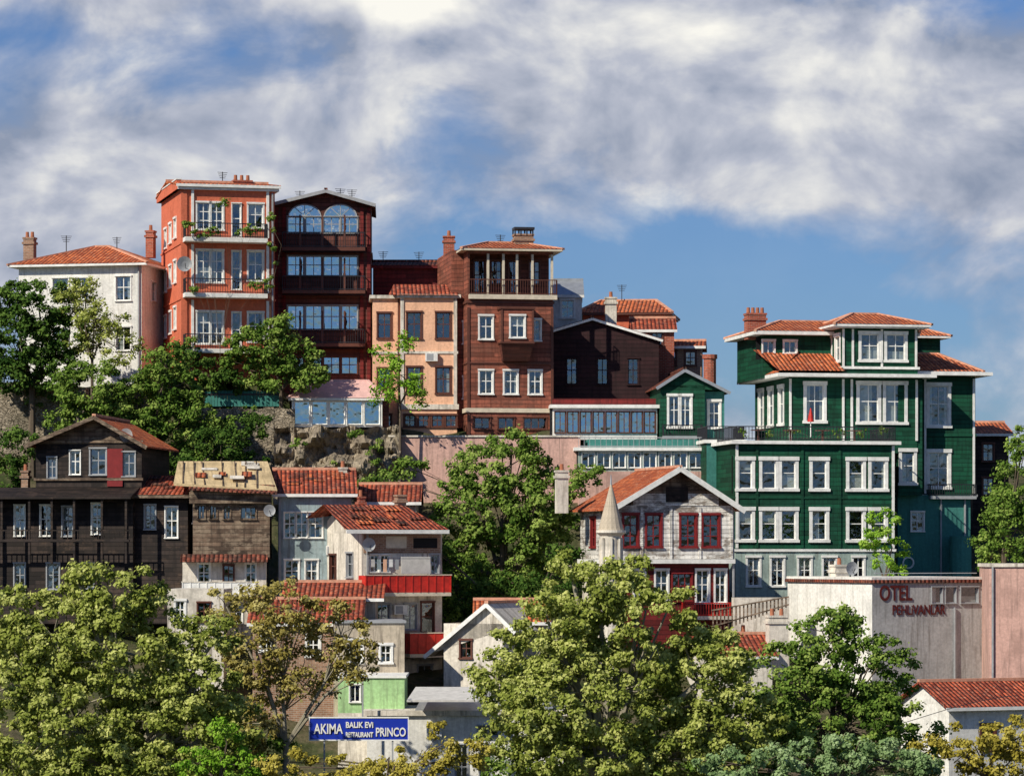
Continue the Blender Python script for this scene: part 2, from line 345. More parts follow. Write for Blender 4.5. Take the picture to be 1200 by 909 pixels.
    def pipe(s,px,y0,y1,v=-.1,mat='greyp'):
        u=s.u(px); s.box('drainpipe',mat,u-.05,u+.05,v-.05,v+.05,s.w(y1),s.w(y0))
    def ac(s,px,py,v=-.02):
        u,w=s.u(px),s.w(py); s.box('air_conditioner','white',u,u+.8,v-.32,v,w,w+.55)
        s.box('air_conditioner_grille','greyp',u+.08,u+.52,v-.33,v-.321,w+.06,w+.49)
    def done(s):
        for (part,mat),(V,Fc) in s.P.items():
            o=bpy.data.objects.new(part,make_mesh(part,V,Fc,M[mat])); scene.collection.objects.link(o); o.parent=s.e
# ------------------------------------------------------------------ terrain
YS=[-400,-34,-15,-5,5,12,18,21.5,24,40,80,220,4000]
PL=[0,0,5,9,12,15,19,22,27,28,28,0,0]; PM=[0,0,4.5,8.5,11.5,14.5,18.5,20,24,24.5,24.5,0,0]; PR=[0,0,4.5,8,10.5,12.5,13.5,14,14.5,19,23,0,0]
def hz(x,y):
    a,b,c=np.interp(y,YS,PL),np.interp(y,YS,PM),np.interp(y,YS,PR)
    t=np.clip((x+16)/5,0,1); m=a*(1-t)+b*t; t2=np.clip((x-11)/4,0,1); m=m*(1-t2)+c*t2
    f=np.clip((np.abs(x)-60)/150,0,1); return m*(1-f)
def gz_m(x,y): return (np.abs(x)<60)&(y>-30)&(y<90)
def terrain():
    xs=np.unique(np.concatenate([np.linspace(-60,60,121),np.linspace(-4000,-60,30),np.linspace(60,4000,30)]))
    ys=np.unique(np.concatenate([np.linspace(-60,90,151),np.linspace(-1500,-60,15),np.linspace(90,5000,50)]))
    gx,gy=np.meshgrid(xs,ys); gz=hz(gx,gy)+np.where(gz_m(gx,gy),(np.sin(gx*1.3+gy*.7)*np.sin(gy*1.1)*.25),0)
    V=np.stack([gx,gy,gz],-1).reshape(-1,3); nx,ny=len(xs),len(ys)
    Fc=[(j*nx+i,j*nx+i+1,(j+1)*nx+i+1,(j+1)*nx+i) for j in range(ny-1) for i in range(nx-1)]
    m=N('hillside_soil'); o=m.n('ShaderNodeTexCoord').outputs['Object']
    n=m.noise(o,.4,8,.7); n2=m.noise(o,3,5,.6)
    col=m.mix(m.rng(n,.4,.6),(.04,.055,.018,1),(.12,.10,.06,1)); col=m.mix(m.rng(n2,.4,.7,0,.6),col,(.03,.04,.015,1))
    mt=m.fin(col,.95,n2,.8,.2,.1)
    o=bpy.data.objects.new('ground',make_mesh('ground',V.tolist(),Fc,mt,False)); scene.collection.objects.link(o)
terrain()
# ------------------------------------------------------------------ foliage
def tube(path,rad,n=6):
    V=[];Fc=[]
    for k,(p,r) in enumerate(zip(path,rad)):
        p=Vector(p); d=(Vector(path[min(k+1,len(path)-1)])-Vector(path[max(k-1,0)])).normalized()
        h=d.cross(Vector((.3,1,.1))).normalized(); t=d.cross(h)
        for i in range(n):
            a=2*math.pi*i/n; V.append(tuple(p+h*r*math.cos(a)+t*r*math.sin(a)))
    for k in range(len(path)-1):
        for i in range(n):
            j=(i+1)%n; Fc.append((k*n+i,k*n+j,(k+1)*n+j,(k+1)*n+i))
    return V,Fc
def leaves_mesh(name,C,N_,S,T,mat):
    n=len(C); r=rng.normal(size=(n,3)); a=np.cross(N_,r); a/=np.linalg.norm(a,axis=1,keepdims=True)+1e-9; b=np.cross(N_,a)
    S=S[:,None]; w=.38
    P=np.stack([C-a*S*.5,C+b*S*w+N_*S*.08,C+a*S*.5,C-b*S*w+N_*S*.08],1).reshape(-1,3).astype(np.float32)
    me=bpy.data.meshes.new(name); me.vertices.add(4*n); me.vertices.foreach_set('co',P.ravel())
    me.loops.add(4*n); me.loops.foreach_set('vertex_index',np.arange(4*n,dtype=np.int32))
    me.polygons.add(n); me.polygons.foreach_set('loop_start',np.arange(0,4*n,4,dtype=np.int32))
    me.update(calc_edges=True)
    at=me.attributes.new('tint','FLOAT','POINT'); at.data.foreach_set('value',np.repeat(T,4).astype(np.float32))
    me.materials.append(mat); return me
def tree(name,y,lobes,mat,leaf=.18,dens=330,trunk=None,bark='bark',cl=(.3,.62),depth=.8,tr=.28,sparse=1.0,twigs=.2,ct0=.5):
    sc=SC(y); e=bpy.data.objects.new(name,None); scene.collection.objects.link(e)
    tx=X(trunk if trunk is not None else np.mean([l[0] for l in lobes]),y); tz=float(hz(tx,y)); e.location=(tx,y,tz)
    CC=[];CR=[];LB=[]
    for li,l in enumerate(lobes):
        c=np.array([X(l[0],y)-tx,rng.uniform(-.8,.8)+(l[4] if len(l)>4 else 0),Z(l[1],y)-tz]); R=np.array([l[2]*sc,max(l[2],l[3])*sc*depth,l[3]*sc])
        ar=math.pi*R[0]*R[2]; n=max(6,int(ar/.26*sparse))
        d=rng.normal(size=(n,3)); d[:,1]-=.35; d/=np.linalg.norm(d,axis=1,keepdims=True)
        q=rng.uniform(.3,1.0,(n,1))**.5*rng.choice([1,1,1,1.08],(n,1))
        CC.append(c+d*q*R); CR.append(rng.uniform(cl[0],cl[1],n)); LB.append((c,R,ar,n))
    C=np.concatenate(CC); Rr=np.concatenate(CR); tot=sum(l[2] for l in LB)
    k=int(dens*tot/len(C)); idx=np.repeat(np.arange(len(C)),k); n=len(idx)
    off=rng.normal(size=(n,3)); off/=np.linalg.norm(off,axis=1,keepdims=True); off=off*(rng.uniform(0,1,(n,1))**.6)*np.array([1,1,.7])
    P=C[idx]+off*Rr[idx][:,None]*rng.uniform(.7,1.35,(n,1))
    nn=off*1.0+rng.normal(size=(n,3))*.45+np.array([-.3,-.35,.5]); nn/=np.linalg.norm(nn,axis=1,keepdims=True)
    ct=rng.normal(ct0,.17,len(C)); T=np.clip(ct[idx]+rng.normal(0,.18,n)+off[:,2]*.12,0,1)
    S=leaf*rng.uniform(.5,1.4,n)
    o=bpy.data.objects.new('leaves',leaves_mesh('leaves',P,nn,S,T,L[mat])); scene.collection.objects.link(o); o.parent=e
    V=[];Fc=[]
    def addt(path,rad,nn=6):
        v,f=tube(path,rad,nn); k=len(V); V.extend(v); Fc.extend([tuple(i+k for i in q) for q in f])
    cen=np.mean([l[0] for l in LB],axis=0); top=max(1.2,float(min(l[0][2]-l[1][2]*.6 for l in LB)))
    fork=np.array([cen[0]*.3,cen[1]*.3,top])
    addt([(0,0,-.6),(fork[0]*.3,0,top*.5),tuple(fork)],[tr*1.25,tr,tr*.8],8)
    s0=0
    for (c,R,ar,n) in LB:
        mid=(fork+c)/2+rng.normal(size=3)*.3+np.array([0,0,.2])
        addt([tuple(fork-np.array([0,0,.2])),tuple(mid),tuple(c)],[tr*.6,tr*.38,tr*.2])
        for q in C[s0:s0+n]:
            if rng.random()<twigs:
                m2=(c+q)/2+rng.normal(size=3)*.2; addt([tuple(c if rng.random()<.5 else mid),tuple(m2),tuple(q)],[tr*.17,tr*.11,.012],4)
        s0+=n
    o=bpy.data.objects.new('trunk_and_limbs',make_mesh('trunk_and_limbs',V,Fc,M[bark],False)); scene.collection.objects.link(o); o.parent=e
    return e
# ================================================================== BUILDINGS
w1=ST('white',2,2,.12,.5)
b=B('white_stucco_house',22,28,-12)
b.block(22,166,312,470,8,'wplast',[(62,80,327,352),(86,104,327,352),(136,153,326,354),(62,80,385,412),(136,153,385,412)],R=[(2,3,330,352)],st=ST('white',2,2,.08,.4))
b.hip(22,166,311,284,0,8,88,104,4,4.6,over=.6)
b.chim(154,163,270,300,3,'brickr',1); b.chim(12,24,276,306,2.5,'brickw',2); b.pipe(163,312,440); b.antenna(60,272,295,3); b.antenna(120,275,290,3)
b.done()
# --- red apartment building
b=B('red_apartment_building',212,23,14)
wins=[]
for (t,bt) in ((237,268),(293,330),(365,402)):
    wins+=[(231,246,t,bt,ST('white',2,3,.1,.9)),(247,261,t,bt,ST('white',2,3,.1,.9)),(272,282,t,bt+8,ST('white',1,2,.06,.3)),(291,308,t,bt-3,ST('white',2,2,.1,.4))]
LW=[]
for (t,bt) in ((250,272),(300,325),(355,380)):
    for v in (2.0,4.2,6.4): LW.append((v,v+.9,t+v*1.2,bt+v*1.2,ST('white',1,2,.12,.3)))
b.block(212,322,222,445,9,'redpl',wins,L=LW)
b.band(212,322,216,222,.25,9); b.band(212,322,284,286,.06,9,mat='redpl'); b.band(212,322,349,351,.06,9,mat='redpl')
b.gabS(212,322,216,206,0,9,'tileo','redpl',over=.35,vm=4.5)
b.box('parapet','redpl',-.3,-.02,-.2,9.2,b.w(222),b.w(211)); b.box('parapet','white',-.34,.02,-.24,9.24,b.w(211)+.002,b.w(209.5))
for ys,yr in ((279,262),(344,327),(409,392)):
    b.balc(214,310,ys,yr,1.2,slab='white',th=.28)
    b.FB('pilasters','white',224,227,ys-58,ys-2,-.12,.0); b.FB('pilasters','white',312,315,ys-58,ys-2,-.12,0)
b.FB('pilasters','redpl',212,219,224,440,-.1,-.001)
b.chim(286,308,203,212,4.2,'brickr',3); b.dish(216,312,-.6,.5); b.antenna(275,190,208,5); b.pipe(319,224,430)
b.FB('planters','terra',228,256,275,279,-1.15,-.9); b.FB('planters','terra',284,304,275,279,-1.15,-.9)
b.done()
# --- brown timber townhouse (set back, in the shade of its neighbour)
b=B('brown_timber_townhouse',322,29,2)
gl=[]
for (t,bt) in ((254,273),(300,323),(358,386),(418,438)):
    for i in range(4):
        a=337+i*21; gl.append((a,a+19,t,bt,ST('brownp' if t>400 else 'greyp',2,2,.05,.25,'glassb')))
b.block(322,435,240,470,8,'sbrown2',gl)
for i in (0,1):
    cx=357+42*i; u=b.u(cx); w=b.w(254); r=b.u(cx+19)-u; V=[(u,-.03,w)]; n=14
    V+=[(u+r*math.cos(math.pi*k/n),-.03,w+.75*r*math.sin(math.pi*k/n)) for k in range(n+1)]
    b.add('fanlights','glassb',V,[(0,k+1,k+2) for k in range(n)])
    V=V[1:]
    for k in range(n): b.beam('fanlights','greyp',V[k],V[k+1],.1,.08)
    for k in (4,7,10): b.beam('fanlights','greyp',(u,-.05,w),V[k],.05)
b.gabF(322,435,382,240,240,225,0,8,'tiled','sbrown2',over=.3,trim='greyp',vo=.7)
for ys,yr in ((291,273),(341,324),(403,386)):
    b.balc(331,428,ys,yr,.9,slab='brownp',th=.22)
    b.FB('valance','sdark',331,428,ys-.5,ys+6,-.75,-.65)
    for p in (352,378,404): b.FB('balcony_posts','brownp',p-1,p+1,ys-38,ys-.2,-.86,-.76)
for p in (324,333,424,432): b.FB('pilasters','smaroon',p-2,p+2,243,455,-.14,-.002)
b.band(322,435,345,348,.1,7.9,mat='brownp'); b.band(322,435,296,298,.1,7.9,mat='brownp')
b.antenna(398,215,230,3); b.antenna(350,218,232,3); b.antenna(412,218,234,2)
b.done()
b=B('maroon_wooden_house',437,33,0)
b.block(437,537,312,420,7,'smaroon',[])
b.gabS(437,537,312,303,0,7,'tiled','smaroon',over=.2,fas='smaroon'); b.chim(519,532,276,310,1.5,'brickr',1); b.antenna(490,292,306,2); b.antenna(447,290,306,3)
b.done()
b=B('pink_townhouse',437,25.5,3)
bw=ST('brownp',2,2,.1,.4)
b.block(437,470,348,520,8,'pink',[(443,458,367,396),(443,458,432,460),(443,458,486,500)],st=bw)
b.block(469,535,348,520,8.8,'pink',[(477,493,367,397),(511,527,367,397),(477,493,431,461),(511,527,431,461)]+[(474+i*16,486+i*16,487,500) for i in range(4)],st=bw,v=-.8)
b.band(469,535,474,480,.12,8,v=-.8,mat='oldw'); b.band(469,535,412,415,.07,8,v=-.8,mat='oldw'); b.band(437,470,412,415,.06,7,mat='oldw')
b.band(469,535,346,350,.25,8,v=-.8,mat='oldw'); b.band(437,470,346,350,.22,8,mat='oldw')
b.quad('roof','tiler',(b.u(455),-1.2,b.w(347)),(b.u(536),-1.2,b.w(347)),(b.u(536),2.2,b.w(330)),(b.u(462),2.2,b.w(330)))
b.FB('quoins','oldw',469,473,350,474,-.88,-.802); b.FB('quoins','oldw',531,535,350,474,-.88,-.802)
b.pipe(467,350,505,-.1,'brownp'); b.ac(498,424,-.82)
b.done()
# --- tall wooden house
b=B('tall_wooden_house',548,23.5,9)
tw=ST('white',2,2,.1,.4)
W=[(562,577,370,397),(621,633,374,398),(562,577,434,461),(591,606,434,461),(620,634,434,461),(556,574,489,502,ST('brownp',2,1,.08,.2)),(584,602,489,502,ST('brownp',2,1,.08,.2)),(614,640,489,502,ST('brownp',3,1,.08,.2))]
b.block(548,648,346,525,9,'sbrown',W,L=[(2,2.9,375,400),(2,2.9,440,465),(5,5.9,376,400)],st=tw)
b.block(548,648,292,346,7.4,'sbrown2',[(560,572,303,340),(580,592,303,330),(601,613,303,340),(625,637,303,330)],v=1.6,st=ST('brownp',2,2,.08,.3))
b.quad('balcony_floor','brownp',(b.u(548),0,b.w(346)+.01),(b.u(648),0,b.w(346)+.01),(b.u(648),1.6,b.w(346)+.01),(b.u(548),1.6,b.w(346)+.01))
b.box('side_wing','sbrown',b.u(548)-.02,b.u(548)+.12,.0,1.6,b.w(346),b.w(292))
b.FB('side_pier','sbrown',534,548,290,500,2.0,8.8)
for p in (549,572,590,606,624,647): b.FB('balcony_posts','sbrown' if p<560 else 'cream',p-1.3,p+1.3,293,345,-.02,.16)
b.FB('balcony_beam','sbrown',548,648,292,297,-.05,.2)
b.balc(549,652,345,327,.35,mat='brownp',slab='cream',th=.3)
b.block(584,622,362,402,1.3,'sbrown',[(595,611,371,396)],v=-1.2,st=tw)
b.add('bay_corbel','sbrown2',[(b.u(584),-1.2,b.w(402)),(b.u(622),-1.2,b.w(402)),(b.u(622),0,b.w(402)),(b.u(584),0,b.w(402)),(b.u(588),-.65,b.w(423)),(b.u(618),-.65,b.w(423)),(b.u(618),0,b.w(423)),(b.u(588),0,b.w(423))],[(0,1,5,4),(0,4,7,3),(1,2,6,5),(4,5,6,7)])
b.band(584,622,360,363,.1,1.2,v=-1.2,mat='brownp'); b.band(584,622,401,403,.06,1.1,v=-1.2,mat='brownp')
for p in (585,621): b.FB('bay_posts','brownp',p-1,p+1,363,401,-1.25,-1.201)
b.band(548,648,478,483,.12,8.8,mat='cream'); b.band(548,648,352,355,.08,8.8,mat='brownp'); b.band(548,648,424,426,.06,8.8,mat='brownp')
for p in (549,647): b.FB('corner_boards','brownp',p-1.5,p+1.5,360,520,-.05,-.001)
b.hip(548,650,291,277,0,9,582,622,4,5,over=.5,fas='cream')
b.chim(612,634,270,286,3,'brickw',0)
for p in (612,619,626,633): b.FB('chimney_guard','iron',p-.8,p+.8,262,270,2.95,3.0); b.FB('chimney_guard','iron',p-.8,p+.8,262,270,3.85,3.9)
b.FB('chimney_guard','iron',611,635,260,263,2.9,3.95); b.antenna(600,266,280,5)
b.done()
# --- houses behind
b=B('white_annex_house',648,33,0)
b.block(648,682,345,430,6,'wplast',[(658,672,352,372)],st=w1); b.gabS(648,682,346,326,0,6,'metal','wplast',over=.15); b.done()
b=B('tiled_townhouse',683,36,-6)
b.block(683,780,368,470,7,'redpl',[(740,752,374,388),(758,770,374,388)],st=tw); b.hip(683,780,367,348,0,7,700,765,3.3,3.7,mat='tileo',over=.5,fas='brownp'); b.antenna(725,330,350,3); b.done()
b=B('brown_brick_house',772,33,-4)
b.block(772,822,406,500,6,'brickw',[(780,792,412,428),(803,815,412,428)],st=bw); b.gabS(772,822,406,398,0,6,'tileo','brickw',over=.3)
b.done()
b=B('small_brick_house',742,31,0)
b.block(742,790,386,470,4,'brickr',[(764,776,390,404)],st=bw); b.gabS(742,790,386,372,0,4,'tiler','brickr',over=.2); b.done()
# --- dark wooden house, set back in the tall house's shadow
b=B('dark_wooden_house',648,28,2)
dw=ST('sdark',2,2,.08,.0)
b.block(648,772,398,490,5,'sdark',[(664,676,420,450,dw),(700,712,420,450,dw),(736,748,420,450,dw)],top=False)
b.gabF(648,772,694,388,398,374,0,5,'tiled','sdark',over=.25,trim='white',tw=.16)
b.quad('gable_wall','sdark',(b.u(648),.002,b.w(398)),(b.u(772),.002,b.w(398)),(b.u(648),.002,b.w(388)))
b.chim(713,726,346,385,3,'oldw',1)
b.done()
b=B('conservatory_room',648,22.5,2)
b.block(648,770,477,515,4,'wplast',[(650+i*15,663+i*15,482,507,ST('brownp',2,1,.03,.15,'glassb')) for i in range(8)])
b.band(648,770,474,478,.2,4,mat='white'); b.FB('parapet','smaroon',648,770,466,473.9,1.0,1.2); b.done()
# --- green cottage
b=B('green_wooden_cottage',774,22,4)
gw=ST('white',2,2,.14,.5)
b.block(774,826,452,530,8,'sgreen',[(784,796,464,500),(797,809,464,500)],st=gw,top=False)
b.gabF(774,850,802,452,458,434,0,8,'tiled','sgreen',over=.3,trim='metal',tw=.2)
b.block(826,850,458,520,7.5,'teal',[(832,844,470,500)],v=.5,st=gw); b.balc(776,822,511,498,.8,slab='greyp')
b.cyl('round_chimney','brickr',(b.u(841),4),.42,.42,b.w(460),b.w(416),12); b.cyl('round_chimney','brickr',(b.u(841),4),.5,.5,b.w(416),b.w(411),12)
b.done()
# --- GREEN MANSION
b=B('green_wooden_mansion',862,12,10)
GB=ST('white',1,2,.2,.55)
row=[(866,881),(893,909),(916,932),(952,968),(995,1011),(1021,1037)]
fr=[(a,c,539,572,GB) for a,c in row]+[(a,c,598,632,GB) for a,c in row]
b.block(862,1048,519,645,11,'sgreen',fr)
b.block(862,1048,645,720,11,'tealg',[(876,890,653,686),(904,918,653,686),(936,950,653,686),(965,979,653,686),(1000,1012,653,680)],st=ST('white',2,2,.12,.4))
b.band(862,1048,643,646,.1,10.9); b.band(862,1048,516,520,.35,11); b.band(862,1048,582,584,.05,10.9,mat='sgreen')
for p in (863.5,887,940,984,1046.5): b.FB('corner_boards','sgreen' if 870<p<1040 else 'white',p-1.5,p+1.5,521,642,-.07,-.001)
b.rail(862,1048,499,515,-.25,'iron',sp=.2,side=6,th=.035)
V0=5.5; cr_,sr_=math.cos(b.r),math.sin(b.r)
k=(CD+12+V0)/(CD+12)
def kx(px):
    u=((px-600)*SC(12+V0*cr_)-X(862,12)+V0*sr_)/(cr_-(px-600)*sr_/F)
    return (862*b.sc+u*cr_+600*u*sr_/F)/(b.sc+u*sr_/F)
def ky(py): return HR+(py-HR)*k
def mk(l,s): return [(kx(a),kx(c),ky(t),ky(d),s) for a,c,t,d in l]
GT=ST('white',2,2,.2,.6)
b.block(kx(925),kx(1075),ky(440),ky(530),9,'sgreen',mk([(945,965,450,492),(1007,1029,449,493),(1038,1060,449,493)],GT),v=V0,L=[(1.5,2.6,ky(452),ky(494),GB),(4.2,5.3,ky(452),ky(494),GB),(6.8,7.9,ky(452),ky(494),GB)])
b.band(kx(925),kx(1075),ky(437),ky(441),1.0,9,v=V0)
for p in (926,988,998,1074): b.FB('corner_boards','white',kx(p)-1.3,kx(p)+1.3,ky(443),ky(515),V0-.08,V0-.001)
def sk(x0,x1,yt,ye,vv,D,x0t,x1t): b.quad('roof','tileo',(b.u(kx(x0)),vv-1,b.w(ky(ye))),(b.u(kx(x1)),vv-1,b.w(ky(ye))),(b.u(kx(x1t)),vv+D,b.w(ky(yt))),(b.u(kx(x0t)),vv+D,b.w(ky(yt))))
sk(908,986,406,434,V0,3,896,984)
b.quad('roof','tileo',(b.u(kx(925))-1,V0-1,b.w(ky(436.5))),(b.u(kx(925))-1,V0+9,b.w(ky(436.5))),(b.u(kx(925))+2.2,V0+9,b.w(ky(406))),(b.u(kx(925))+1.4,V0+2.5,b.w(ky(406))))
b.block(kx(905),kx(1075),ky(388),ky(440),7,'sgreen',mk([(905,918,396,412),(930,944,396,410)],ST('white',2,1,.1,.4)),v=V0+2.4)
b.band(kx(905),kx(1075),ky(385),ky(389),.7,7,v=V0+2.4); b.hip(kx(905),kx(1075),ky(384.5),ky(368),V0+2.4,V0+9.4,kx(940),kx(1040),V0+5.6,V0+6.2,over=.7)
b.block(kx(986),kx(1074),ky(382),ky(440),6,'sgreen',mk([(1008,1028,390,420),(1038,1059,390,420)],ST('white',2,2,.18,.5)),v=V0-.25,L=[(.6,1.6,ky(392),ky(420),GB),(2.6,3.6,ky(392),ky(420),GB)])
b.band(kx(986),kx(1074),ky(379),ky(383),.6,6,v=V0-.25); b.band(kx(986),kx(1074),ky(428),ky(431),.12,5.9,v=V0-.25)
b.hip(kx(986),kx(1074),ky(378.5),ky(362),V0-.25,V0+5.75,kx(1012),kx(1042),V0+2.6,V0+2.9,over=.75)
for p in (987,998,1032,1072): b.FB('corner_boards','white',kx(p)-1.2,kx(p)+1.2,ky(384),ky(428),V0-.33,V0-.251)
b.chim(kx(894),kx(916),ky(363),ky(392),V0+4,'brickr',4)
for i in range(4):
    uu=b.u(890+i*38); b.box('terrace_tables','brownp',uu,uu+.8,1.5,2.3,b.w(516)+.7,b.w(516)+.75); b.box('terrace_tables','brownp',uu+.35,uu+.45,1.85,1.95,b.w(516),b.w(516)+.7)
b.done()
b=B('green_mansion_wing',1062,21,10)
b.block(1074,1143,441,581,8,'sgreen',[(1089,1111,452,498),(1089,1111,530,570)],st=GT)
b.block(1046,1074,441,581,7,'sgreen',[(1050,1064,530,566)],v=-1.3,st=GB)
b.block(1050,1135,580,700,8.4,'teal',[(1066,1080,600,622)],v=-.4,st=ST('white',2,2,.08,.3))
b.band(1060,1143,436,440,.9,8); b.band(1050,1143,508,511,.06,7.9,mat='sgreen'); b.band(1074,1143,579,582,.12,7.9,mat='greyp')
for p in (1075.5,1084,1141): b.FB('corner_boards','white',p-1.2,p+1.2,443,578,-.07,-.001)
b.hip(1076,1136,435,410,0,8,1080,1118,3.6,4.2,over=.75)
b.block(1064,1126,390,436,5,'sgreen',[],v=4.5); b.hip(1064,1126,388,374,4.5,9.5,1070,1108,6.8,7.2,over=.6)
b.balc(1086,1140,581,567,.8,slab='greyp'); b.cyl('water_tank','teal',(b.u(1118),-1.4),.7,.7,b.w(700),b.w(628),14); b.pipe(1128,582,700,-.5); b.pipe(1100,582,700,-.5)
for i in range(16):
    a=2*math.pi*i/16; a2=2*math.pi*(i+1)/16; cu,cw=b.u(1062),b.w(659)
    b.beam('round_window','white',(cu+.35*math.cos(a),-.45,cw+.35*math.sin(a)),(cu+.35*math.cos(a2),-.45,cw+.35*math.sin(a2)),.1,.1)
b.done()
b=B('terrace_umbrella',950,16,0)
b.cyl('pole','white',(0,0),.03,.03,b.w(512),b.w(478),8); b.cyl('folded_canopy','redp',(0,0),.22,.03,b.w(494),b.w(478),12); b.done()
b=B('terrace_annex',828,17,6)
b.block(828,872,518,640,5,'teal',[],ms='sgreen'); b.band(828,872,515,519,.15,5,mat='white'); b.rail(828,872,499,515,-.1,'iron',sp=.2,side=4); b.done()
b=B('glass_pavilion',678,19,2)
b.block(678,826,528,552,5,'tealg',[(682+i*18,697+i*18,530,548,ST('white',2,1,.03,.1)) for i in range(8)])
b.band(678,826,524,528,.3,5,mat='white'); b.block(690,820,514,525,4,'teal',[],v=1); b.rail(678,826,512,524,-.2,'greyp',sp=.35); b.FB('wall_base','pinkw',678,828,552,640,-.1,5); b.done()
b=B('distant_brown_house',1140,34,0)
b.block(1140,1182,508,640,8,'sold',[(1152,1164,520,540),(1152,1164,560,580)],st=bw); b.gabS(1140,1182,508,494,0,8,'tileo','sold',over=.3); b.done()
b=B('garden_room',342,21,4)
b.block(342,448,467,500,6,'white',[(345+i*20.5,363+i*20.5,470,497,ST('white',1,1,.02,.0,'glassb')) for i in range(5)])
b.hip(342,448,466,443,0,6,372,432,2.8,3.2,mat='tent',over=.25,cap='tent'); b.block(448,456,452,520,5,'sbrown2',v=.4); b.done()
def wallobj(name,x0,x1,y0,y1,y,th,mat,rot=0,cop=None):
    b=B(name,x0,y,rot); n=max(2,int((x1-x0)/12))
    for i in range(n):
        a=x0+(x1-x0)*i/n; c=x0+(x1-x0)*(i+1)/n; t=y0+(random.uniform(-1.5,1.5) if mat in('stone','rock') else 0)
        b.FB('wall_courses',mat,a,c,t,y1,random.uniform(-.06,.06) if mat in('stone','rock') else 0,th)
    if cop: b.FB('coping',cop,x0-1,x1+1,y0-2,y0-.1,-.1,th+.1)
    b.done()
wallobj('stone_retaining_wall',-20,100,454,600,21.5,2,'stone')
wallobj('stone_retaining_wall',236,345,478,600,20.5,2,'stone')
wallobj('pink_retaining_wall',456,680,512,620,20,2,'pinkw',0,'oldw')
b=B('teal_fence',240,21.5,0)
for i in range(24): b.FB('fence_boards','teal',240+i*3.8,243.4+i*3.8,458+random.uniform(-.7,.7),476,0,.05)
b.FB('fence_rail','iron',240,331,461,463,-.04,-.001); b.done()
def cliff(name,x0,x1,y0,y1,y,seed):
    nx=60; ny=24; V=[];Fc=[]
    from mathutils import noise
    for j in range(ny):
        for i in range(nx):
            t=j/(ny-1); px=x0+(x1-x0)*i/(nx-1); py=y1+(y0-y1)*t; x=X(px,y); z=Z(py,y)
            d=noise.fractal(Vector((x*.6,z*.9,seed)),.7,2,6)*1.5; V.append((x,y-2.2*(1-t)+d,z+(noise.noise(Vector((x,1,seed)))*.4 if j==ny-1 else 0)))
    for j in range(ny-1):
        for i in range(nx-1): Fc.append((j*nx+i,j*nx+i+1,(j+1)*nx+i+1,(j+1)*nx+i))
    k=len(V)-nx
    for i in range(nx): V.append((V[k+i][0],y+6,V[k+i][2]))
    for i in range(nx-1): Fc.append((k+i,k+i+1,k+nx+i+1,k+nx+i))
    o=bpy.data.objects.new(name,make_mesh(name,V,Fc,M['rock'],False)); scene.collection.objects.link(o)
cliff('rock_outcrop',322,470,501,640,19.5,3.1)
# --- old dark wooden house (left, mid row)
b=B('old_dark_wooden_house',42,2,-6)
ow=ST('greyp',2,2,.07,.3)
b.block(42,166,520,578,8,'sold',[(56,66,536,560),(82,94,528,556,ST('white',2,2,.05,.2)),(106,124,526,556,ST('greyp',2,2,.08,.3)),(144,158,530,558)],st=ow,top=False)
b.FB('shutter','maroonp',126,144,526,570,-.1,-.02)
b.gabF(42,166,114,520,520,490,0,8,'tileo','sgrey',over=.5,trim='sgrey',tw=.22,vo=.9)
b.FB('floor_beams','sgrey',40,168,560,563,-.12,-.001); b.FB('floor_beams','sgrey',40,168,516,519,-.10,-.001)
b.block(-40,160,578,730,8,'sold',[(-14,0,592,626),(22,34,592,628,ST('white',2,2,.05,.5)),(52,66,592,628,ST('white',2,2,.05,.5)),(78,90,594,628),(112,124,590,626,ST('white',2,2,.05,.2)),(22,34,660,690),(60,74,660,690),(100,114,660,690)],v=-1,st=ow)
b.slab('lean_to_roof','sold',[(b.u(-42),-2.6,b.w(583)),(b.u(164),-2.6,b.w(583)),(b.u(164),.0,b.w(571)),(b.u(-42),.0,b.w(571))],.12)
for p in (-12,14,46,72,98,130,158): b.FB('porch_posts','sold',p-1.2,p+1.2,583,660,-2.45,-2.3)
b.FB('porch_beam','sold',-40,162,632,635,-2.5,-2.35); b.rail(-40,162,621,634,-2.45,'sold',sp=.3,th=.05)
b.block(160,222,580,730,6,'sold',[(172,184,592,620),(196,210,594,630,ST('white',2,2,.06,.3))],v=-.5,st=ow)
b.quad('roof','tiler',(b.u(156),-1.2,b.w(580)),(b.u(226),-1.2,b.w(580)),(b.u(222),2.5,b.w(556)),(b.u(160),2.5,b.w(556)))
b.box('eaves','sgrey',b.u(156),b.u(226),-1.25,-1.1,b.w(584),b.w(580.5)); b.chim(10,18,552,572,3,'brickw',1); b.dish(150,512,0,.4); b.patches('tiled',4,162,212,580,558,-1,2.3)
b.done()
# --- grey weathered wooden house
b=B('grey_wooden_house',226,0,3)
b.block(226,316,572,655,7,'sgrey',[(232,240,592,608,ST('sgrey',2,1,.06,.7)),(246,254,592,608,ST('sgrey',2,1,.06,.7)),(262,270,592,608,ST('sgrey',2,1,.06,.2)),(282,300,594,608,ST('sgrey',3,1,.06,.5))],L=[(1,2,590,612)],top=False)
b.slab('roof','tarp',[(b.u(204),-.6,b.w(566)),(b.u(325),-.6,b.w(574)),(b.u(312),4,b.w(538)),(b.u(205),4,b.w(538))],.15)
b.slab('roof','tiled',[(b.u(222),-.8,b.w(572)),(b.u(325),-.8,b.w(577)),(b.u(322),.1,b.w(568)),(b.u(222),.1,b.w(563))],.12)
for i in range(7):
    a=214+i*15+random.uniform(-4,4); b.beam('roof_battens','sgrey',(b.u(a),-.6,b.w(566.5+(a-204)*.066)+.07),(b.u(a+random.uniform(-8,6)),3.6,b.w(541)+.12),.07,.05)
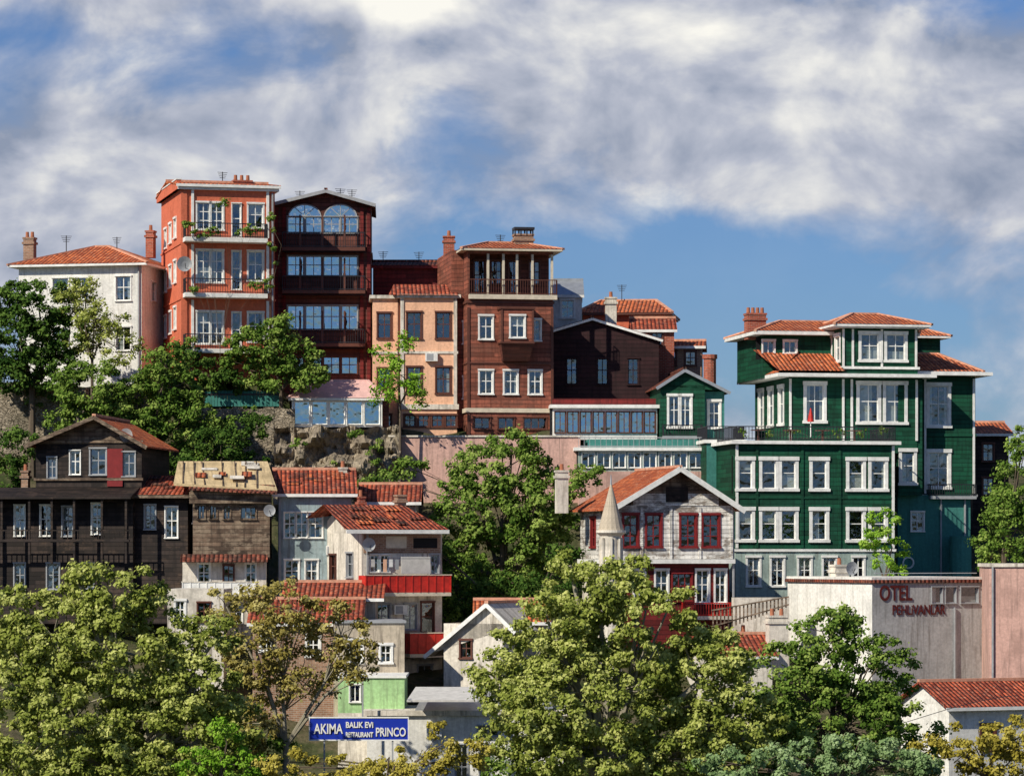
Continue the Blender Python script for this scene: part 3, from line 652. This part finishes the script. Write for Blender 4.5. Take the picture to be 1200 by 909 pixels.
b.patches('oldw',6,212,290,567,540,-.6,4); b.patches('tileo',3,212,290,567,540,-.6,4)
b.FB('valance','sgrey',222,318,576,590,-.35,-.25)
b.block(214,312,655,760,7.2,'oldw',[(232,246,660,684),(262,274,662,684,ST('brownp',2,2,.06,.3)),(288,300,660,684),(232,246,706,730,ST('brownp',2,2,.06,.3)),(270,284,706,730)],v=-.2,st=ST('white',2,2,.06,.4))
b.slab('awning','tiled',[(b.u(212),-1.1,b.w(657)),(b.u(314),-1.1,b.w(657)),(b.u(314),-.15,b.w(649)),(b.u(212),-.15,b.w(649))],.08)
b.balc(214,300,696,682,.9,slab='oldw',solid='white'); b.dish(318,600,-.4,.35); b.done()
# --- pale blue house
b=B('pale_blue_house',326,1.5,4)
b.block(326,412,578,740,7,'bluep',[(333,346,600,630,ST('white',2,2,.05,.4)),(347,360,600,630,ST('white',2,2,.05,.4)),(361,378,600,630,ST('white',2,2,.05,.4)),(334,350,656,684),(358,372,656,684)],st=ST('white',2,2,.08,.4))
b.gabS(326,412,577,550,0,7,'tiler','bluep',over=.35); b.pipe(328,580,720); b.chim(398,408,548,562,3,'oldw',1,.5); b.patches('tileo',5,330,395,576,552,0,3.3); b.patches('tiled',4,330,395,576,552,0,3.3); b.ac(382,650); b.done()
b=B('tiled_roof_shed',420,5,0); b.block(424,488,588,640,5,'beige'); b.gabS(424,488,587,568,0,5,'tiler','beige',over=.3); b.done()
# --- white house with red balconies
b=B('red_balcony_house',424,-4,22)
b.block(424,518,624,850,8,'oldw',[(434,444,650,670,ST('white',2,2,.06,.4)),(446,456,650,670,ST('white',2,2,.06,.4)),(505,514,650,672),(474,488,708,738),(494,508,706,744,ST('brownp',1,2,.08,.2)),(440,456,708,738),(440,456,780,806),(490,506,780,812)],L=[(1.5,2.6,648,676),(4.5,5.6,650,680,ST('brownp',2,2,.08,.3)),(1.5,2.6,712,740),(4.5,5.6,712,740)],st=ST('greyp',2,2,.08,.4),ms='oldw')
b.FB('brick_infill','brickw',426,516,626,648,-.05,-.001); b.FB('brick_window','cream',452,476,628,642,-.07,-.051); b.FB('brick_window','dark',484,512,630,642,-.07,-.051)
b.quad('roof','tiler',(b.u(398),-.9,b.w(620)),(b.u(520),-.9,b.w(620)),(b.u(500),4,b.w(590)),(b.u(405),4,b.w(590)))
b.quad('roof','tiler',(b.u(405),4,b.w(590)),(b.u(500),4,b.w(590)),(b.u(520),8.5,b.w(618)),(b.u(398),8.5,b.w(618)))
b.quad('roof','tiler',(b.u(520),-.9,b.w(620)),(b.u(520),8.5,b.w(620)),(b.u(500),4,b.w(590)))
b.quad('gable_wall','oldw',(b.u(424),0,b.w(624)),(b.u(424),8,b.w(624)),(b.u(424),4,b.w(592)))
b.box('eaves','white',b.u(400),b.u(520),-.92,-.8,b.w(625),b.w(620.5)); b.patches('tileo',6,415,490,620,592,-.8,3.8); b.patches('tiled',6,415,490,620,592,-.8,3.8)
b.balc(420,520,694,674,1.2,slab='cream',solid='redp'); b.balc(472,520,766,742,1.2,slab='cream',solid='redp')
b.FB('curtain_blind','curt',466,500,652,672,-.6,-.55); b.pipe(430,626,800,-.1); b.ac(460,720)
for i in range(5): b.FB('laundry',('curt','bluep','pink','white','greyp')[i],428+i*7,432+i*7,655,664+i%3*3,-1.05,-1.03)
b.FB('washing_line','iron',424,505,654.0,654.5,-1.05,-1.03)
b.chim(494,504,580,600,4,'brickw',1); b.chim(455,462,582,594,5,'brickr',1); b.dish(430,640,-.5,.4); b.done()
# lower left houses
b=B('brick_shed_house',336,-10,0)
b.block(296,420,728,850,5,'brickw',[(306,318,742,762),(360,374,745,768)],st=w1); b.gabS(296,420,728,704,0,5,'tiler','brickw',over=.3); b.patches('tiled',6,300,400,728,706,0,2.4); b.done()
b=B('grey_concrete_house',300,-12,5)
b.block(392,474,730,880,6,'beige',[(410,424,750,776),(446,458,756,776)],st=w1); b.FB('parapet','greyp',390,476,727,730,-.1,6.1); b.done()
b=B('lime_green_house',396,-16,0)
b.block(396,474,794,835,5,'lgreen',[(410,422,802,822,ST('white',2,1,.06,.3))]); b.block(396,474,835,900,5,'oldw',[]); b.FB('parapet','white',394,476,791,794,-.1,5.1); b.done()
b=B('red_tiled_cottage',336,-7,0)
b.block(340,440,700,800,5,'beige',[(350,362,712,730),(410,422,712,730)],st=bw); b.gabS(336,444,700,684,0,5,'tiler','beige',over=.3); b.done()
b=B('small_white_house',150,-8,0)
b.block(196,262,690,860,6,'oldw',[(206,216,704,726),(232,246,706,728,ST('brownp',2,2,.08,.3))],st=w1); b.done()
b=B('white_shop_building',430,-18,0)
b.block(430,660,838,980,6,'wplast',[(534,548,872,930,ST('greyp',2,2,.06,.2)),(562,576,872,930,ST('greyp',2,2,.06,.2)),(600,624,862,876),(560,584,850,862)],st=ST('greyp',2,1,.06,.2))
b.band(430,660,832,838,.2,6,mat='oldw'); b.ac(500,862); b.ac(590,900)
b.slab('awning','curt',[(b.u(478),-2,b.w(818)),(b.u(560),-2,b.w(818)),(b.u(552),2,b.w(806)),(b.u(486),2,b.w(806))],.1)
b.slab('roof','metal',[(b.u(486),0,b.w(832)),(b.u(650),0,b.w(832)),(b.u(640),6,b.w(812)),(b.u(496),6,b.w(812))],.1)
b.beam('pole','greyp',(b.u(426),-1,b.w(860)),(b.u(426),-1,b.w(790)),.08); b.chim(610,622,806,830,3,'oldw',1)
b.done()
def text(s,px,py,y,h,mat,parent,wd=None):
    c=bpy.data.curves.new('lettering','FONT'); c.body=s; c.size=h; c.extrude=.02; c.offset=.012; o=bpy.data.objects.new('lettering',c); scene.collection.objects.link(o)
    c.materials.append(M[mat]); o.rotation_euler=(math.pi/2,0,0); o.location=(X(px,y),y,Z(py,y)); bpy.context.view_layer.update()
    if wd: o.scale=(wd/max(o.dimensions.x,.01),1,1)
    bpy.context.view_layer.update(); o.parent=parent; o.matrix_parent_inverse=parent.matrix_world.inverted()
b=B('shop_sign',363,-30,0)
b.FB('panel','blue',363,478,841,866,0,.12)
for q in ((362,479,839.5,841),(362,479,866,867.5)): b.FB('frame','white',*q,-.03,.12)
for q in ((362,363),(478,479)): b.FB('frame','white',*q,841,866,-.03,.12)
for p in (380,460): b.FB('posts','greyp',p-1,p+1,867.6,1000,.02,.1)
b.done(); sc=SC(-30)
bpy.context.view_layer.update()
text('AKIMA',368,859,-30.03,.70,'white',b.e,34*sc); text('BALIK EVi',405,852,-30.03,.40,'white',b.e,32*sc); text('RESTAURANT',405,863,-30.03,.34,'white',b.e,32*sc); text('PRINCO',440,862,-30.03,.60,'white',b.e,35*sc)
# --- weathered white wooden house, centre
b=B('weathered_white_wooden_house',722,-1,14)
ww=ST('maroonp',2,3,.12,.4)
b.block(722,858,592,658,8,'swhite',[(731,747,603,640),(758,774,603,640),(798,815,603,640),(824,842,603,640)],L=[(1.5,2.5,606,640),(4.5,5.5,606,640)],st=ww,top=False)
b.gabF(722,858,793,592,592,549,0,8,'tileo','sgrey',over=.55,trim='white',tw=.3,vo=.8)
b.FB('attic_boards','swhite',742,842,578,592,-.04,-.001)
b.FB('attic_vent','sold',780,806,570,588,-.07,-.041); b.band(722,858,655,660,.15,8,mat='white')
for p in (723,752,786,820,857): b.FB('corner_boards','swhite',p-1.5,p+1.5,594,655,-.06,-.001)
b.block(724,856,660,760,7.6,'smaroon',[(745,757,668,700),(770,784,668,702),(790,812,672,704,ST('maroonp',3,2,.08,.2)),(818,832,668,706),(840,852,668,706)],v=.3,st=ST('white',2,2,.1,.4),ms='oldw')
b.balc(800,856,722,706,.8,v=.3,slab='oldw',mat='redp'); b.chim(679,692,551,600,5,'oldw',1); b.pipe(860,596,700,.1)
b.done()
b=B('stone_minaret',716,-5,0)
b.cyl('shaft','oldw',(0,0),.62,.6,b.w(800),b.w(628),16); b.cyl('cornice','oldw',(0,0),.60,.85,b.w(628),b.w(624),16); b.cyl('cornice','oldw',(0,0),.85,.85,b.w(624),b.w(621),16)
b.cyl('cone','beige',(0,0),.74,.03,b.w(621),b.w(566),16); b.cyl('finial','metal',(0,0),.06,.02,b.w(568),b.w(556),8)
for i in range(8):
    a=math.pi*2*i/8; b.beam('shaft_ribs','oldw',(.63*math.cos(a),.63*math.sin(a),b.w(700)),(.63*math.cos(a),.63*math.sin(a),b.w(630)),.12)
b.done()
b=B('pale_gabled_shed',520,-8,-20)
b.block(520,590,730,850,7,'oldw',[(540,552,750,770)],st=bw,R=[(2,3,745,770)],top=False)
b.gabF(505,600,572,765,735,708,0,7,'oldw','oldw',over=.3,trim='white'); b.done()
b=B('tiled_shed',575,-6,0); b.block(560,640,728,800,5,'beige'); b.gabS(560,640,727,705,0,5,'tileo','beige',over=.3); b.done()
# --- hotel
b=B('hotel_building',1022,-6,24)
b.block(1022,1156,683,830,10,'grey',[(1092,1104,688,707),(1108,1120,688,707),(1126,1146,688,707)],ms='wplast',st=ST('greyp',1,1,.05,.5),L=[(3,4,720,745)])
b.band(1022,1156,679,683,.12,10,mat='tiled'); b.band(1022,1156,676,679,.05,10,mat='wplast')
b.FB('roof_rail','greyp',1030,1150,671,672,.5,.55); b.chim(1040,1056,664,680,6,'oldw',1); b.pipe(1118,712,820); b.dish(1030,668,3,.4)
he=b.e; hu=b
b.done()
bpy.context.view_layer.update()
def htext(s,px,py,h,wpx,of):
    c=bpy.data.curves.new('lettering','FONT'); c.body=s; c.size=h; c.extrude=.02; c.offset=of; o=bpy.data.objects.new('hotel_lettering',c); scene.collection.objects.link(o); c.materials.append(M['signr'])
    o.rotation_euler=(math.pi/2,0,0); o.parent=he; o.location=(hu.u(px),-.04,hu.w(py)); bpy.context.view_layer.update(); o.scale=((hu.u(px+wpx)-hu.u(px))/(o.dimensions.x/o.scale.x),1,1)
htext('OTEL',1030,703,1.2,38,.02); htext('PEHLiVANLAR',1045,720,.8,62,.006)
b=B('pink_building',1159,-9,-4)
b.block(1159,1260,664,860,8,'pinkw',[]); b.band(1159,1260,660,664,.1,8,mat='oldw'); b.pipe(1163,664,820); b.done()
b=B('white_tiled_cottage',1112,-18,24)
b.block(1112,1240,826,980,5,'wplast',[(1150,1166,850,880)],st=bw,top=False)
b.gabS(1112,1240,826,802,0,5,'tiler','wplast',over=.4); b.done()
b=B('lattice_fence',835,-6,0)
for i in range(20): b.beam('slats','sgrey',(b.u(836+i*4.5),.3,b.w(742-i*1.6)),(b.u(836+i*4.5),.3,b.w(714-i*.8)),.08,.05)
b.beam('rails','sgrey',(b.u(834),.25,b.w(715)),(b.u(925),.25,b.w(699)),.08); b.beam('rails','sgrey',(b.u(834),.25,b.w(734)),(b.u(925),.25,b.w(708)),.08); b.done()
b=B('low_tiled_house',828,-9,8)
b.block(828,905,768,860,6,'oldw',[(846,858,776,790)],st=bw); b.gabS(828,905,768,746,0,6,'tiler','oldw',over=.3); b.patches('tileo',4,832,890,768,748,0,3); b.chim(906,928,724,790,1,'oldw',2,1.0); b.chim(880,890,744,760,3,'brickr',1); b.done()
b=B('stone_yard_wall',860,-2,4); b.block(860,925,700,800,1,'oldw'); b.done()

# ================================================================== VEGETATION
tree('plane_tree',-36,[(130,695,62,42),(60,748,75,58),(150,765,95,75),(232,795,50,68),(80,850,100,75),(200,870,95,70),(12,712,36,30),(95,672,28,18),(255,745,20,26),(20,800,50,60),(130,890,120,40),(270,850,35,50)],'olive',.19,470,bark='barkl',trunk=130,tr=.4,twigs=.1,ct0=.56)
tree('young_plane_tree',-27,[(340,712,55,36),(300,760,48,48),(400,745,42,42),(345,792,60,32),(308,848,34,35),(420,780,25,26),(265,710,25,25),(300,690,24,18)],'brown',.19,220,bark='barkl',trunk=335,tr=.2,sparse=.85,twigs=.4,ct0=.56)
tree('plane_tree',-38,[(700,695,62,40),(650,750,70,58),(765,735,80,56),(690,815,120,80),(820,800,68,68),(620,842,62,58),(800,875,95,60),(668,662,22,15),(735,668,26,18),(580,790,30,32),(850,770,30,30),(860,850,60,50),(700,890,100,40)],'olive',.19,470,bark='barkl',trunk=700,tr=.45,twigs=.1,ct0=.56)
tree('chestnut_tree',-30,[(975,745,42,32),(1010,790,62,52),(925,800,52,50),(980,850,90,50),(1045,825,32,42),(990,722,16,16),(900,845,45,40)],'green',.19,420,trunk=975,tr=.3,twigs=.1,ct0=.58)
tree('bright_shrub',-40,[(255,875,34,26),(230,893,28,22),(285,895,32,24),(262,852,14,12)],'bright',.14,420,tr=.1,cl=(.2,.4))
tree('yellowing_shrub',-42,[(340,897,40,20),(400,900,50,18),(470,897,45,18),(520,872,26,34),(440,909,60,16),(548,890,30,24)],'yellow',.15,420,tr=.12,cl=(.22,.42))
tree('bluish_tree',-44,[(930,892,50,26),(990,885,50,28),(1045,893,50,26),(860,895,45,26),(1080,900,30,20)],'bluish',.16,440,tr=.2,cl=(.25,.45))
tree('yellowing_tree',-40,[(1150,875,48,32),(1105,888,40,26),(1192,862,26,32),(1180,895,40,24)],'yellow',.16,420,tr=.2,cl=(.25,.45))
tree('hedge',-26,[(30,900,60,40),(120,905,60,30),(300,890,50,36),(620,900,60,30),(760,900,80,30),(900,900,80,40),(1060,905,50,30),(1090,870,24,26)],'green',.2,260,tr=.1,twigs=.05)
tree('fig_tree',8,[(590,550,66,42),(555,600,55,50),(628,592,46,52),(580,655,58,48),(645,630,26,44),(530,680,34,34),(600,520,34,16),(610,690,50,34),(560,720,45,22)],'green',.2,380,tr=.3,twigs=.1,ct0=.6)
tree('dark_shrub',3,[(540,700,40,30),(600,700,40,26),(515,650,18,40),(650,690,34,24),(660,655,20,22)],'dark',.2,260,tr=.15)
tree('laurel_tree',20.5,[(45,360,46,34),(22,400,44,40),(75,400,38,38),(8,350,22,22),(55,432,48,26),(20,440,30,20)],'dark',.2,380,tr=.25,twigs=.1)
tree('robinia_tree',19.5,[(100,345,24,22),(120,375,34,22),(135,405,34,24),(100,390,24,30),(85,350,20,16)],'olive',.17,200,tr=.12,twigs=.4)
tree('oak_tree',17.5,[(110,460,50,42),(160,480,50,44),(130,510,60,34),(200,455,38,36),(215,490,40,36),(85,500,30,30),(195,425,28,20),(250,515,40,34)],'green',.2,340,tr=.25,twigs=.1)
tree('cherry_laurel',21.2,[(310,400,40,28),(345,420,34,26),(290,432,36,24),(335,445,40,16),(372,440,14,14),(325,382,20,14)],'green',.2,340,tr=.15)
tree('garden_shrub',21.4,[(215,425,24,22),(240,440,26,18),(190,440,20,18),(268,446,20,14)],'dark',.2,280,tr=.12)
tree('young_ash_tree',18.8,[(460,415,24,18),(470,440,26,20),(455,460,22,16),(488,458,14,20),(472,400,14,10)],'bright',.17,190,tr=.09,twigs=.4)
tree('slope_shrubs',14,[(200,540,34,20),(260,520,34,24),(300,500,24,16),(290,542,28,14),(20,525,34,30),(10,560,24,20),(440,565,30,12)],'dark',.19,290,tr=.1)
tree('slope_shrubs',16,[(460,562,30,16),(480,548,20,12),(690,560,24,18),(670,590,20,30)],'green',.19,280,tr=.1)
tree('bay_tree',3,[(1035,615,22,22),(1040,645,24,26),(1022,635,14,20),(1046,668,18,12)],'bright',.15,320,tr=.1,cl=(.22,.42))
tree('cypress_tree',-1,[(1180,570,22,30),(1165,640,22,24),(1190,620,30,40),(1195,530,16,30),(1175,600,24,30),(1150,655,14,12)],'green',.18,360,tr=.2)
tree('ivy',21.2,[(60,465,30,12),(30,458,16,6),(245,490,20,20),(300,485,26,10),(270,480,20,12)],'dark',.16,260,tr=.04,depth=.35,cl=(.2,.4))
tree('ivy',17.2,[(395,548,14,14),(350,520,8,6),(440,530,12,20),(420,508,12,4),(370,562,18,12)],'green',.16,220,tr=.04,depth=.35,cl=(.2,.36))
tree('terrace_plants',14.5,[(870,507,6,5),(900,508,6,5),(930,506,8,6),(985,507,8,6),(1010,508,6,5),(1035,506,7,6)],'green',.12,340,tr=.02,cl=(.12,.22))
tree('balcony_plants',21.6,[(220,266,9,9),(236,272,12,6),(250,273,10,5),(300,264,11,10),(288,272,10,6),(262,237,7,5),(225,400,8,6),(270,402,8,5),(300,335,8,6),(228,338,7,5)],'green',.14,420,tr=.02,cl=(.15,.3))
tree('climbing_vine',22.6,[(318,300,6,18),(317,262,5,16),(315,332,7,14)],'green',.14,400,tr=.03,depth=.4,cl=(.14,.26))
b=B('power_line',870,-30,0)
pts=[(b.u(870+i*14),0,b.w(862-22*i/15+14*math.sin(math.pi*i/15))) for i in range(24)]
for i in range(23): b.beam('cable','iron',pts[i],pts[i+1],.03)
b.done()

# ================================================================== SKY / LIGHT / CAMERA
el=math.radians(37); az=(-.72,-.69); nrm=math.hypot(*az)
sd=Vector((az[0]/nrm*math.cos(el),az[1]/nrm*math.cos(el),math.sin(el)))
sl=bpy.data.lights.new('sun','SUN'); sl.energy=5.0; sl.angle=math.radians(.5); sl.color=(1,.93,.79)
so=bpy.data.objects.new('sun',sl); so.rotation_euler=sd.to_track_quat('Z','Y').to_euler(); so.location=(-60,-60,80); scene.collection.objects.link(so)
wd=bpy.data.worlds.new('World'); scene.world=wd; wd.use_nodes=True; nt=wd.node_tree; nt.nodes.clear()
class WN(N):
    def __init__(s): s.t=nt
w=WN()
g=w.n('ShaderNodeTexCoord').outputs['Generated']; sx=w.n('ShaderNodeSeparateXYZ',{0:g}); x,yy,z=sx.outputs
sky=w.n('ShaderNodeTexSky',sky_type='NISHITA'); sky.sun_disc=False; sky.sun_elevation=el; sky.sun_rotation=math.atan2(sd.x,sd.y); sky.air_density=1.0; sky.dust_density=.4; sky.ozone_density=2.0
tint=w.mix(1.0,sky.outputs[0],(.42,.61,.97,1),'MULTIPLY')
bs=w.n('ShaderNodeBackground',{0:tint,1:.085})
mp=w.map(g,(1,1,1.45))
n1=w.noise(mp,19,6,.58,.25); n2=w.noise(w.n('ShaderNodeMapping',{'Vector':mp,'Location':(.009,0,-.011)}).outputs[0],19,4,.54,.25); n3=w.noise(mp,9,2,.5)
xz=w.n('ShaderNodeCombineXYZ',{0:x,1:z}).outputs[0]
def blobs(acc,lst):
    # soft cloud banks / openings by direction in the sky
    for px,py,rx,ry,a in lst:
        cx,cz=(px-600)/F,(HR-py)/F; kx_,kz_=F/rx,F/ry
        m=w.n('ShaderNodeMapping',{'Vector':xz,'Location':(-cx*kx_,-cz*kz_,0),'Scale':(kx_,kz_,1)}).outputs[0]
        r=w.n('ShaderNodeVectorMath',{0:m,1:m},operation='DOT_PRODUCT').outputs['Value']
        acc=w.math('MULTIPLY_ADD',w.math('POWER',.36788,r),a,acc)
    return acc
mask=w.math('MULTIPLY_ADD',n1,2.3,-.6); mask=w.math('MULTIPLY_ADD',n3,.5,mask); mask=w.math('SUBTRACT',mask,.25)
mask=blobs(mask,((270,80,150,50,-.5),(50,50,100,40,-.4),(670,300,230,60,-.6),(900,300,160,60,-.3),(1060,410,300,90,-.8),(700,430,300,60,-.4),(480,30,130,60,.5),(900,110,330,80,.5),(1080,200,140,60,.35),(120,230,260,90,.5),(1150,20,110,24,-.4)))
# unseen sky overhead and behind the viewer thinned of cloud to cut fill light
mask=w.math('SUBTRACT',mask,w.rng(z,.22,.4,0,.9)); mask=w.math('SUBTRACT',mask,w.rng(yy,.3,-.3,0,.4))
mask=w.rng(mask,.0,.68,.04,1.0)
br=w.math('MULTIPLY',w.math('SUBTRACT',n1,n2),2.2); br=w.math('MULTIPLY_ADD',n3,.6,br)
br=blobs(br,((470,5,90,30,.75),(700,45,220,50,.28),(1000,110,220,60,.14),(150,200,180,60,.04)))
cr=w.n('ShaderNodeValToRGB',{0:br}); e=cr.color_ramp.elements; e[0].position=.05; e[0].color=(.27,.32,.43,1); e[1].position=1.0; e[1].color=(.97,.95,.88,1); k=e.new(.42); k.color=(.48,.51,.60,1)
bc=w.n('ShaderNodeBackground',{0:cr.outputs[0],1:1.0})
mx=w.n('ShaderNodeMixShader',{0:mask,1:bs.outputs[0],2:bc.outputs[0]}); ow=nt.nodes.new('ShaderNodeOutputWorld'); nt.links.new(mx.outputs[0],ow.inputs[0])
cam=bpy.data.cameras.new('camera'); co=bpy.data.objects.new('camera',cam); scene.collection.objects.link(co); scene.camera=co
co.location=(0,-CD,EYE); co.rotation_euler=(math.pi/2,0,0); cam.sensor_width=36; cam.lens=36*F/1200; cam.shift_y=(HR-454.5)/1200; cam.clip_start=1; cam.clip_end=9000
scene.view_settings.view_transform='Standard'; scene.view_settings.look='None'; scene.view_settings.exposure=0
